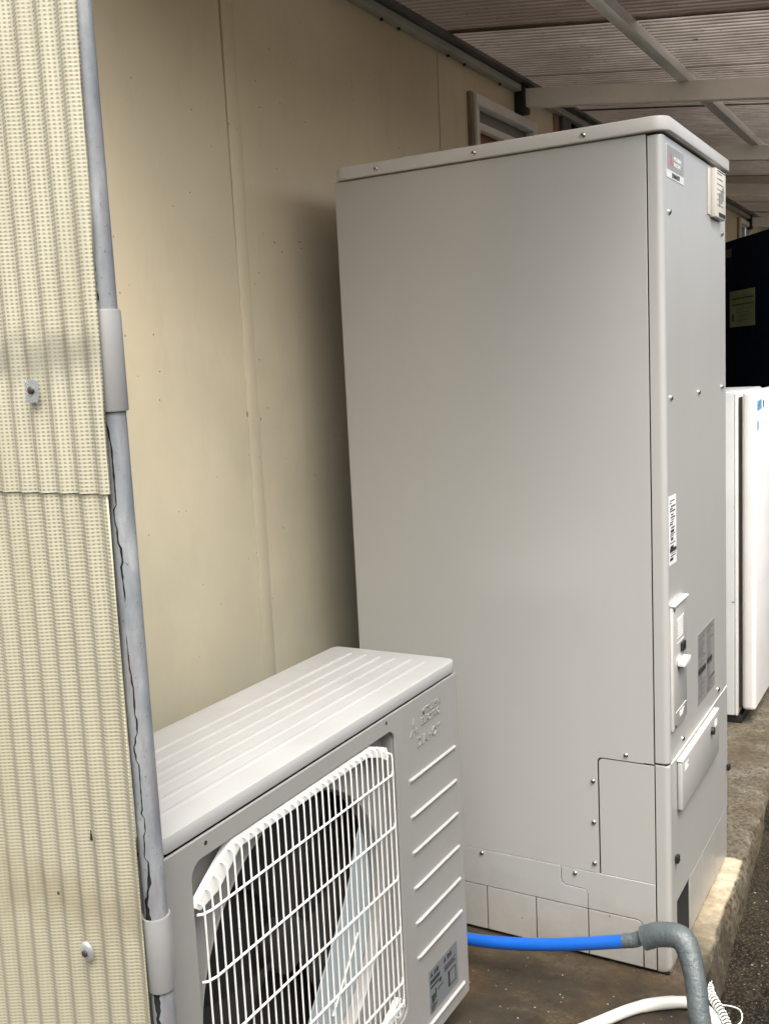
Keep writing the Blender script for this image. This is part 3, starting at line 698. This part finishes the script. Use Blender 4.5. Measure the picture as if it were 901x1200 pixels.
# pressed lettering
text_x('MITSUBISHI', .0170, F, 1.628, -.646, 'unit_paint', unit, depth=.0018, bold=.0004, sx=.92)
text_x('ELECTRIC', .0175, F, 1.624, -.6635, 'unit_paint', unit, depth=.0018, bold=.0004, sx=1.03)
text_x('DIAHOT', .026, F, 1.604, -.7015, 'unit_paint', unit, depth=.0018, bold=.0004)
def rhomb(cx, cy, a, ang):                              # 60-degree diamond pointing from the centre
    u = Vector((math.cos(math.radians(ang)), math.sin(math.radians(ang)))); v = Vector((-u.y, u.x)); c0 = Vector((cx, cy))
    h = a*math.cos(math.radians(30)); q = a*.5
    return [tuple(c0), tuple(c0+u*h+v*q), tuple(c0+u*2*h), tuple(c0+u*h-v*q)]
for ang in (90, 210, 330): plate_x('pressed_diamond', [rhomb(1.598, -.664, .0125, ang)], F+.0010, .0016, 'unit_paint', unit, .0002)

# ------------------------------------------------------------ hot water tank
TX0, TXF, TY0, TY1 = -1.302, -.5375, 2.104, 2.712
tank = thing('hot_water_tank', (-.92, 2.4, 0), 'tall beige grey steel hot water tank cabinet with overhanging lid, beside the wall', 'water tank')
obj('core', MB().box(TX0+.004, TXF-.006, TY0+.004, TY1-.004, G+.004, .438), 'dark', tank)
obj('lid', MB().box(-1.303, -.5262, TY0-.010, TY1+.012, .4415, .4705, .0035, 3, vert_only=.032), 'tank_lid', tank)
XS = -.5710; gp = .0012
main = [(TX0, -1.1505), (-.6975, -1.1505), (-.6975, -.8860)]
main += [(-.6865+.011*math.cos(math.radians(a)), -.8860+.011*math.sin(math.radians(a))) for a in (180, 157, 135, 112, 90)]
main += [(-.594, -.875), (-.594, -.8735), (XS, -.8735), (XS, .4395), (TX0, .4395)]
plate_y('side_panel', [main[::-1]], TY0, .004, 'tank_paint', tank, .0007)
acc = [(-.6945, -1.1505)]+[(-.6845+.010*math.cos(math.radians(a)), -.8880+.010*math.sin(math.radians(a))) for a in (180, 157, 135, 112, 90)]+[(XS, -.8780), (XS, -1.1505)]
plate_y('access_panel', [acc], TY0+.0015, .004, 'tank_paint', tank, .0007)
j1 = [(TX0, -1.2415), (-.7268, -1.2415), (-.7268, -1.205), (-.730, -1.199), (-.738, -1.1965), (-.778, -1.1965), (-.786, -1.193), (-.7895, -1.184), (-.7895, -1.1515), (TX0, -1.1515)]
plate_y('skirt_panel', [j1[::-1]], TY0-.0006, .004, 'tank_paint', tank, .0007)
j2 = [(-.7252, -1.2415), (-.612, -1.2415), (-.603, -1.2455), (-.5985, -1.255), (-.5980, -1.3530), (XS, -1.3530), (XS, -1.1515), (-.7878, -1.1515), (-.7878, -1.184), (-.784, -1.1915), (-.778, -1.1948), (-.738, -1.1948), (-.7285, -1.198), (-.7252, -1.205)]
plate_y('skirt_panel', [j2], TY0-.0006, .004, 'tank_paint', tank, .0007)
for (a, b_) in ((TX0, -1.106), (-1.103, -.9800), (-.9770, -.8543), (-.8513, -.7273), (-.7245, -.6010)):
    pts = [(a, -1.3530), (b_, -1.3530), (b_, -1.2440), (a, -1.2440)]
    if b_ > -.61: pts = [(a, -1.3530), (b_, -1.3530), (b_, -1.256), (-.604, -1.248), (-.612, -1.2440), (a, -1.2440)]
    plate_y('knockout_panel', [pts], TY0-.0006, .004, 'tank_paint', tank, .0005)
def bent(z0, z1, y_end=None, x_off=0.0, name='front_panel', rb=0.0):
    """front sheet bent round both corners"""
    R = .012; P = [(-.5678, TY0+.0002), (-.560, TY0), (TXF-R-.003, TY0)]
    P += [(TXF-R+R*math.cos(math.radians(a)), TY0+R+R*math.sin(math.radians(a))) for a in range(-90, 1, 15)]
    P += [(TXF, TY0+R+.003), (TXF, TY0+R+.008)]
    if y_end is None:
        P += [(TXF, TY0+.1), (TXF, TY0+.3), (TXF, TY0+.5), (TXF, TY1-R-.008), (TXF, TY1-R-.003)]
        P += [(TXF-R+R*math.cos(math.radians(a)), TY1-R+R*math.sin(math.radians(a))) for a in range(0, 91, 15)]+[(-.57, TY1)]
    else: P += [(TXF, y_end)]
    mb = MB(); zs = [z0, z0+.0015, z0+.003, z0+.006, z1-.006, z1-.003, z1-.0015, z1]; ins = [.0012, 0, 0, 0, 0, 0, 0, .0012]
    if rb: zs = [z0, z0+.003, z0+.008, z0+.016, z0+.02, z1-.004, z1-.0015, z1]; ins = [.010, .0045, .0015, 0, 0, 0, 0, .0012]
    cxm = (-.57, 2.4)
    rows = []
    for z, i_ in zip(zs, ins):
        rows.append([(x-i_*(1 if x > -.56 else 0), y+(i_ if y < TY0+R*1.01 else 0)*(1 if not rb else .2), z) for x, y in P])
    mb.quadgrid(rows)
    rows2 = [[(x-.004, y+(.004 if y < TY0+.02 else 0), z) for x, y in P] for z in (z0, z1)]
    mb.quadgrid(rows2)
    # close the top and bottom lips
    mb.quadgrid([rows[0], rows2[0]]); mb.quadgrid([rows[-1], rows2[-1]])
    return obj(name, mb, 'tank_paint', tank, sm=.9)
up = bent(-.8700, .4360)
bent(-1.3560, -.8745, y_end=2.156, name='corner_panel', rb=.03)
plate_x('lower_front_panel', [rrect(2.1562, TY1-.004, -1.2080, -.8745, .0005)], TXF, .004, 'tank_paint', tank, .0003)
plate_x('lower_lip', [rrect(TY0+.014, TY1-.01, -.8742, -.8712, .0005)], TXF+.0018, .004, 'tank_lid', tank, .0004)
for (a, b_) in ((2.281, 2.4090), (2.4110, 2.5490), (2.5510, 2.700)):
    plate_x('front_knockout', [rrect(a, b_, -1.3450, -1.2098, .001)], TXF-.0004, .004, 'tank_paint', tank, .0005)
obj('plinth', MB().box(TX0+.02, TXF-.012, TY0+.02, TY1-.002, G+.0005, -1.3455, .001), 'dark', tank)
for p in ((-.632, -.861), (-.708, -.933), (-.708, -1.030), (-.708, -1.128), (-.755, -1.162), (-.988, -1.160)): screw(tank, (p[0], TY0-.0006, p[1]), (0, -1, 0))
for x in (-1.184, -.940, -.696): screw(tank, (x, TY0-.0102, .4545), (0, -1, 0), .0052)
for y, z in ((2.149, .290), (2.657, .291), (2.147, -.086), (2.399, -.085), (2.652, -.082), (2.221, -.851), (2.593, -.849)): screw(tank, (TXF, y, z), (1, 0, 0), .0060)
obj('rivet_mark', MB().disc((-.889, TY0-.0006, -1.304), (0, -1, 0), .0012, .0008, 8), 'ink', tank)
obj('rivet_mark', MB().disc((-.676, TY0-.0006, -1.249), (0, -1, 0), .0016, .0008, 8), 'ink', tank)
# maker's badge
bf = TXF+.0009
bd = plate_x('badge', [rrect(2.132, 2.272, .357, .4215, .001)], bf, .0009, 'white_label', tank, .0002)
plate_x('badge_field', [rrect(2.1335, 2.2705, .3735, .4205, .0008)], bf+.0004, .0006, 'badge_grey', bd, .0001)
for ang in (90, 210, 330): plate_x('red_diamond', [rhomb(2.166, .393, .0105, ang)], bf+.0008, .0006, 'red_ink', bd, .0001)
text_x('MITSUBISHI', .0105, bf+.0008, 2.186, .396, 'white_ink', bd, bold=.0003, sx=1.15)
text_x('ELECTRIC', .0105, bf+.0008, 2.186, .3845, 'white_ink', bd, bold=.0003, sx=1.25)
text_x('DIAHOT', .0125, bf+.0006, 2.172, .3605, 'ink', bd, bold=.0003, sx=1.35)
# outside temperature / relay box near the top far corner
rb_ = obj('control_box', MB().box(TXF+.0002, TXF+.014, 2.528, 2.640, .318, .430, .003), 'ivory_plastic', tank)
obj('back_plate', MB().box(TXF+.0001, TXF+.003, 2.500, 2.527, .322, .428, .001), 'ivory_plastic', rb_)
k = MB()
for i in range(7): k.box(TXF+.0142, TXF+.0148, 2.540, 2.592+.01*((i*5) % 4), .418-.012*i, .4195-.012*i)
for i in range(3): k.box(TXF+.0142, TXF+.0152, 2.560+.02*i, 2.572+.02*i, .345+.008*i, .375+.008*i)
obj('printed_marks', k, 'dull_label', rb_)
obj('slot', MB().box(TXF+.0138, TXF+.0146, 2.560, 2.632, .3215, .331), 'dark', rb_); obj('slot', MB().box(TXF+.0138, TXF+.0146, 2.545, 2.636, .424, .4258), 'dark', rb_)
# tall white strip label
sl = plate_x('strip_label', [rrect(2.121, 2.180, -.438, -.291, .001)], TXF+.0007, .0007, 'white_label', tank, .0001)
k = MB(); rs = random.Random(4); z = -.300
while z > -.43:
    hh = rs.choice((.0015, .002, .003, .006)); a = 2.125+rs.uniform(0, .012); b_ = a+rs.uniform(.015, .045)
    k.box(TXF+.0008, TXF+.0011, a, min(b_, 2.177), z-hh, z); z -= hh+rs.choice((.002, .003, .0045))
k.box(TXF+.0008, TXF+.0012, 2.124, 2.177, -.4105, -.4025)
obj('printed_marks', k, 'ink', sl)
# switch cover with handle and lock
cv = obj('switch_cover', MB().box(TXF+.0002, TXF+.008, 2.122, 2.234, -.797, -.526, .002, 2), 'tank_paint', tank)
cf = TXF+.0082
obj('cover_rim', MB().box(TXF+.0003, TXF+.013, 2.117, 2.238, -.5255, -.5205, .002), 'white_plastic', cv)
obj('cover_edge', MB().box(TXF+.0003, TXF+.006, 2.1190, 2.1213, -.8, -.5265, .001), 'tank_lid', cv)
hd = MB().box(cf, cf+.017, 2.146, 2.200, -.662, -.648, .002); obj('handle', hd, 'white_plastic', cv)
obj('lock', MB().box(cf, cf+.006, 2.176, 2.204, -.636, -.616, .002), 'black', cv)
k = MB().box(cf, cf+.0004, 2.146, 2.208, -.5605, -.5575).box(cf, cf+.0004, 2.146, 2.208, -.612, -.610)
for i in range(7): k.box(cf, cf+.0004, 2.150+.004*(i % 2), 2.200-.007*((i*3) % 3), -.5655-.006*i, -.5630-.006*i)
k.box(cf, cf+.0004, 2.128, 2.222, -.7615, -.7600)
for i in range(3): k.box(cf, cf+.0004, 2.165, 2.205-.006*i, -.770-.005*i, -.7675-.005*i)
obj('printed_marks', k, 'white_ink', cv)
for (y, z) in ((2.128, -.534), (2.128, -.790)): obj('cover_screw', MB().disc((cf, y, z), (1, 0, 0), .0035, .001, 10), 'black', cv)
# big dull rating label
rl = plate_x('rating_label', [rrect(2.370, 2.552, -.824, -.650, .002)], TXF+.0007, .0007, 'dull_label', tank, .0001)
k = MB(); rs = random.Random(11)
for c0, c1 in ((2.376, 2.455), (2.463, 2.546)):
    z = -.656
    while z > -.815:
        hh = rs.choice((.0018, .0025, .003)); a = c0+rs.uniform(0, .01); b_ = a+rs.uniform(.03, .075)
        k.box(TXF+.0008, TXF+.0011, a, min(b_, c1), z-hh, z); z -= hh+rs.choice((.0022, .003, .004))
obj('printed_marks', k, 'grey_ink', rl)
for q in ((2.374, 2.450, -.752, -.738), (2.466, 2.520, -.748, -.734), (2.485, 2.550, -.790, -.787)): obj('black_bar', MB().box(TXF+.0012, TXF+.0016, *q), 'ink', rl)
# lower terminal cover
tc = obj('terminal_cover', MB().box(TXF+.0002, TXF+.013, 2.165, 2.545, -.998, -.886, .005, 3), 'tank_paint', tank)
obj('cover_rim', MB().box(TXF+.0003, TXF+.014, 2.164, 2.546, -.8858, -.8805, .0022, 3), 'tank_lid', tc)
k = MB()
for i in range(3): k.box(TXF+.0132, TXF+.0136, 2.185, 2.220-.01*(i % 2), -.899-.006*i, -.896-.006*i).box(TXF+.0132, TXF+.0136, 2.490, 2.520, -.902-.006*i, -.899-.006*i)
obj('printed_marks', k, 'white_ink', tc)
obj('knob', MB().disc((TXF+.013, 2.455, -.910), (1, 0, 0), .009, .008, 14), 'black', tc)
for y, z in ((2.702, -1.097), (2.147, -1.102)):
    obj('clip', MB().box(TXF+.0001, TXF+.009, y-.008, y+.008, z-.009, z+.009, .003), 'black', tank)

# ------------------------------------------------------------ hoses and cables
def smooth_path(P, n=8):
    P = [Vector(p) for p in P]; out = []
    for i in range(len(P)-1):
        p0, p1, p2, p3 = P[max(i-1, 0)], P[i], P[i+1], P[min(i+2, len(P)-1)]
        for k in range(n):
            t = k/n
            out.append(0.5*((2*p1)+(-p0+p2)*t+(2*p0-5*p1+4*p2-p3)*t*t+(-p0+3*p1-3*p2+p3)*t**3))
    return out+[P[-1]]
P = smooth_path([(-1.14, 1.86, -1.19), (-1.08, 1.90, -1.23), (-1.02, 1.93, -1.275), (-.962, 1.95, -1.292), (-.871, 1.95, -1.280), (-.769, 1.95, -1.258), (-.673, 1.95, -1.231), (-.575, 1.95, -1.200)])
hb = obj('blue_hose', MB().tube(P, .0138, 18), 'blue_hose', loc=(-.8, 1.95, 0)); tag(hb, 'bright blue insulated hose sagging between the fan unit and the grey taped pipe', 'hose')
P = smooth_path([(-.597, 1.95, -1.206), (-.575, 1.95, -1.199), (-.562, 1.95, -1.191), (-.545, 1.95, -1.182)], 6)
gp_ = thing('taped_pipe', (-.46, 1.92, 0), 'grey tape wrapped pipe elbow bending down over the kerb at the tank corner', 'pipe')
obj('thin_wrap', MB().tube(P, .0148, 18, wob=.04), 'wrap', gp_)
P = smooth_path([(-.556, 1.95, -1.190), (-.550, 1.95, -1.187), (-.530, 1.948, -1.175), (-.512, 1.945, -1.168), (-.490, 1.940, -1.162), (-.472, 1.935, -1.164), (-.457, 1.924, -1.182), (-.440, 1.90, -1.22), (-.428, 1.875, -1.266), (-.419, 1.86, -1.303), (-.408, 1.84, -1.359), (-.398, 1.83, -1.44), (-.39, 1.82, -1.50)], 8)
n_ = len(P); rd = []
for i in range(n_):
    t = i/(n_-1); r = .0245 if t < .45 else .0245-.0035*min(1, (t-.45)/.12)
    if i == 0: r = .016
    if i == 1: r = .022
    if .74 < t < .76: r += .0012
    rd.append(r+.0002*math.sin(i*1.9))
obj('thick_wrap', MB().tube(P, .02, 24, radii=rd, wob=.010), 'wrap', gp_)
P = smooth_path([(-.83, 1.55, -1.350), (-.76, 1.67, -1.350), (-.70, 1.76, -1.350), (-.635, 1.857, -1.350), (-.579, 1.94, -1.350), (-.529, 1.986, -1.350), (-.474, 2.012, -1.350), (-.432, 1.998, -1.355), (-.402, 1.96, -1.385), (-.385, 1.93, -1.44)])
hw = obj('white_hose', MB().tube(P, .0122, 16, radii=[.0120+(.0010 if 34 < i < 44 else 0) for i in range(len(P))]), 'cable', loc=(-.6, 1.9, 0)); tag(hw, 'off white plastic hose curving across the slab beneath the grey taped pipe', 'hose')
P = smooth_path([(-.492, 2.215, -1.395), (-.482, 2.19, -1.402), (-.454, 2.13, -1.405), (-.430, 2.098, -1.412), (-.402, 2.050, -1.425), (-.375, 2.0, -1.445)], 40)
sp = MB(); coil = []; acc_ = 0
for i, p in enumerate(P):
    if i: acc_ += (P[i]-P[i-1]).length
    t = (P[min(i+1, len(P)-1)]-P[max(i-1, 0)]).normalized(); u = t.orthogonal().normalized(); v = t.cross(u); a = 2*math.pi*acc_/.0088
    coil.append(p+(u*math.cos(a)+v*math.sin(a))*.0092)
fx = thing('spiral_hose', (-.45, 2.12, 0), 'black drain hose wound with a white spiral, lying on the asphalt by the kerb', 'hose')
obj('spiral', sp.tube(coil, .0025, 6), 'white_wire', fx)
obj('inner_tube', MB().tube(P[::8], .0078, 12), 'black', fx)
P = smooth_path([(-.405, 2.04, -1.41), (-.385, 2.075, -1.405), (-.392, 2.105, -1.40), (-.412, 2.112, -1.40), (-.43, 2.10, -1.395)], 8)
wl = obj('wire_loop', MB().tube(P, .0016, 6), 'white_wire', loc=(-.4, 2.08, 0)); tag(wl, 'thin white wire loop beside the spiral drain hose', 'wire')

# ------------------------------------------------------------ old refrigerator
fr = thing('refrigerator', (-.95, 4.05, 0), 'old white refrigerator with blue stickers, standing behind the water tank', 'refrigerator')
FZ0, FZT = -1.325, -.137
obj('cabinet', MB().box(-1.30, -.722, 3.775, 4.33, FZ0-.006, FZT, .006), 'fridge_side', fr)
obj('cabinet_rim', MB().box(-.7215, -.712, 3.777, 4.328, FZ0-.004, FZT-.006, .002), 'fridge', fr)
obj('gasket', MB().box(-.7115, -.697, 3.800, 4.32, FZ0+.02, FZT-.020, .002), 'gasket', fr)
dr = obj('door', MB().box(-.6965, -.648, 3.775, 4.33, FZ0+.020, FZT, .014, 3), 'fridge', fr)
obj('plinth', MB().box(-1.28, -.70, 3.79, 4.32, G+.001, FZ0-.0065, .002), 'black', fr)
st = MB(); x = -.6478
for (y, z) in ((3.812, -.190), (3.842, -.188), (3.872, -.186), (3.812, -.260)):
    obj('sticker', MB().box(x, x+.0004, y-.013, y+.013, z-.017, z+.017), 'blue_tape', dr)
obj('sticker_marks', MB().box(x+.0005, x+.0009, 3.805, 3.820, -.190, -.187).box(x+.0005, x+.0009, 3.835, 3.850, -.188, -.185).box(x+.0005, x+.0009, 3.806, 3.818, -.262, -.258).box(x+.0001, x+.0009, 3.915, 3.930, -.20, -.175), 'ink', dr)
for z in (-.55, -.9, -1.24): obj('scuff', MB().box(-.728+.004*math.sin(z*9), -.723, 3.7744, 3.7749, z-.0015, z+.0015), 'ink', fr)

# ------------------------------------------------------------ navy cabinet turned at an angle behind
nv = thing('navy_cabinet', (-.9, 5.0, 0), 'tall near black navy steel cabinet set at an angle behind the refrigerator', 'cabinet')
p0 = Vector((-1.031, 5.2, 0)); dd = Vector((.259, -.383, 0)).normalized(); nn = Vector((-dd.y, dd.x, 0))
if nn.y < 0: nn = -nn
def quadbox(t0, t1, d0, d1, z0, z1, bev=0.0):
    mb = MB(); mb.box(t0, t1, d0, d1, z0, z1, bev)
    for v in mb.bm.verts: q = p0+dd*v.co.x+nn*v.co.y; v.co = Vector((q.x, q.y, v.co.z))
    return mb
obj('cabinet_body', quadbox(-.62, .56, .0, .38, G+.03, .530, .006), 'navy', nv)
obj('base', quadbox(-.60, .54, .02, .36, G+.001, G+.0295), 'black', nv)
pp = obj('notice', quadbox(.045, .320, -.0016, -.0004, .122, .290), 'paper', nv)
obj('printed_marks', quadbox(.075, .305, -.0022, -.0018, .250, .256), 'ink', pp)
obj('printed_marks', quadbox(.075, .305, -.0022, -.0018, .222, .227), 'ink', pp)
k = quadbox(.075, .092, -.0022, -.0018, .148, .180)
obj('printed_marks', k, 'ink', pp)
for i in range(4): obj('printed_marks', quadbox(.12, .29-.02*i, -.0022, -.0018, .205-.018*i, .2075-.018*i), 'grey_ink', pp)
obj('small_tag', quadbox(.005, .065, -.0016, -.0004, .452, .492), 'grey_ink', nv)
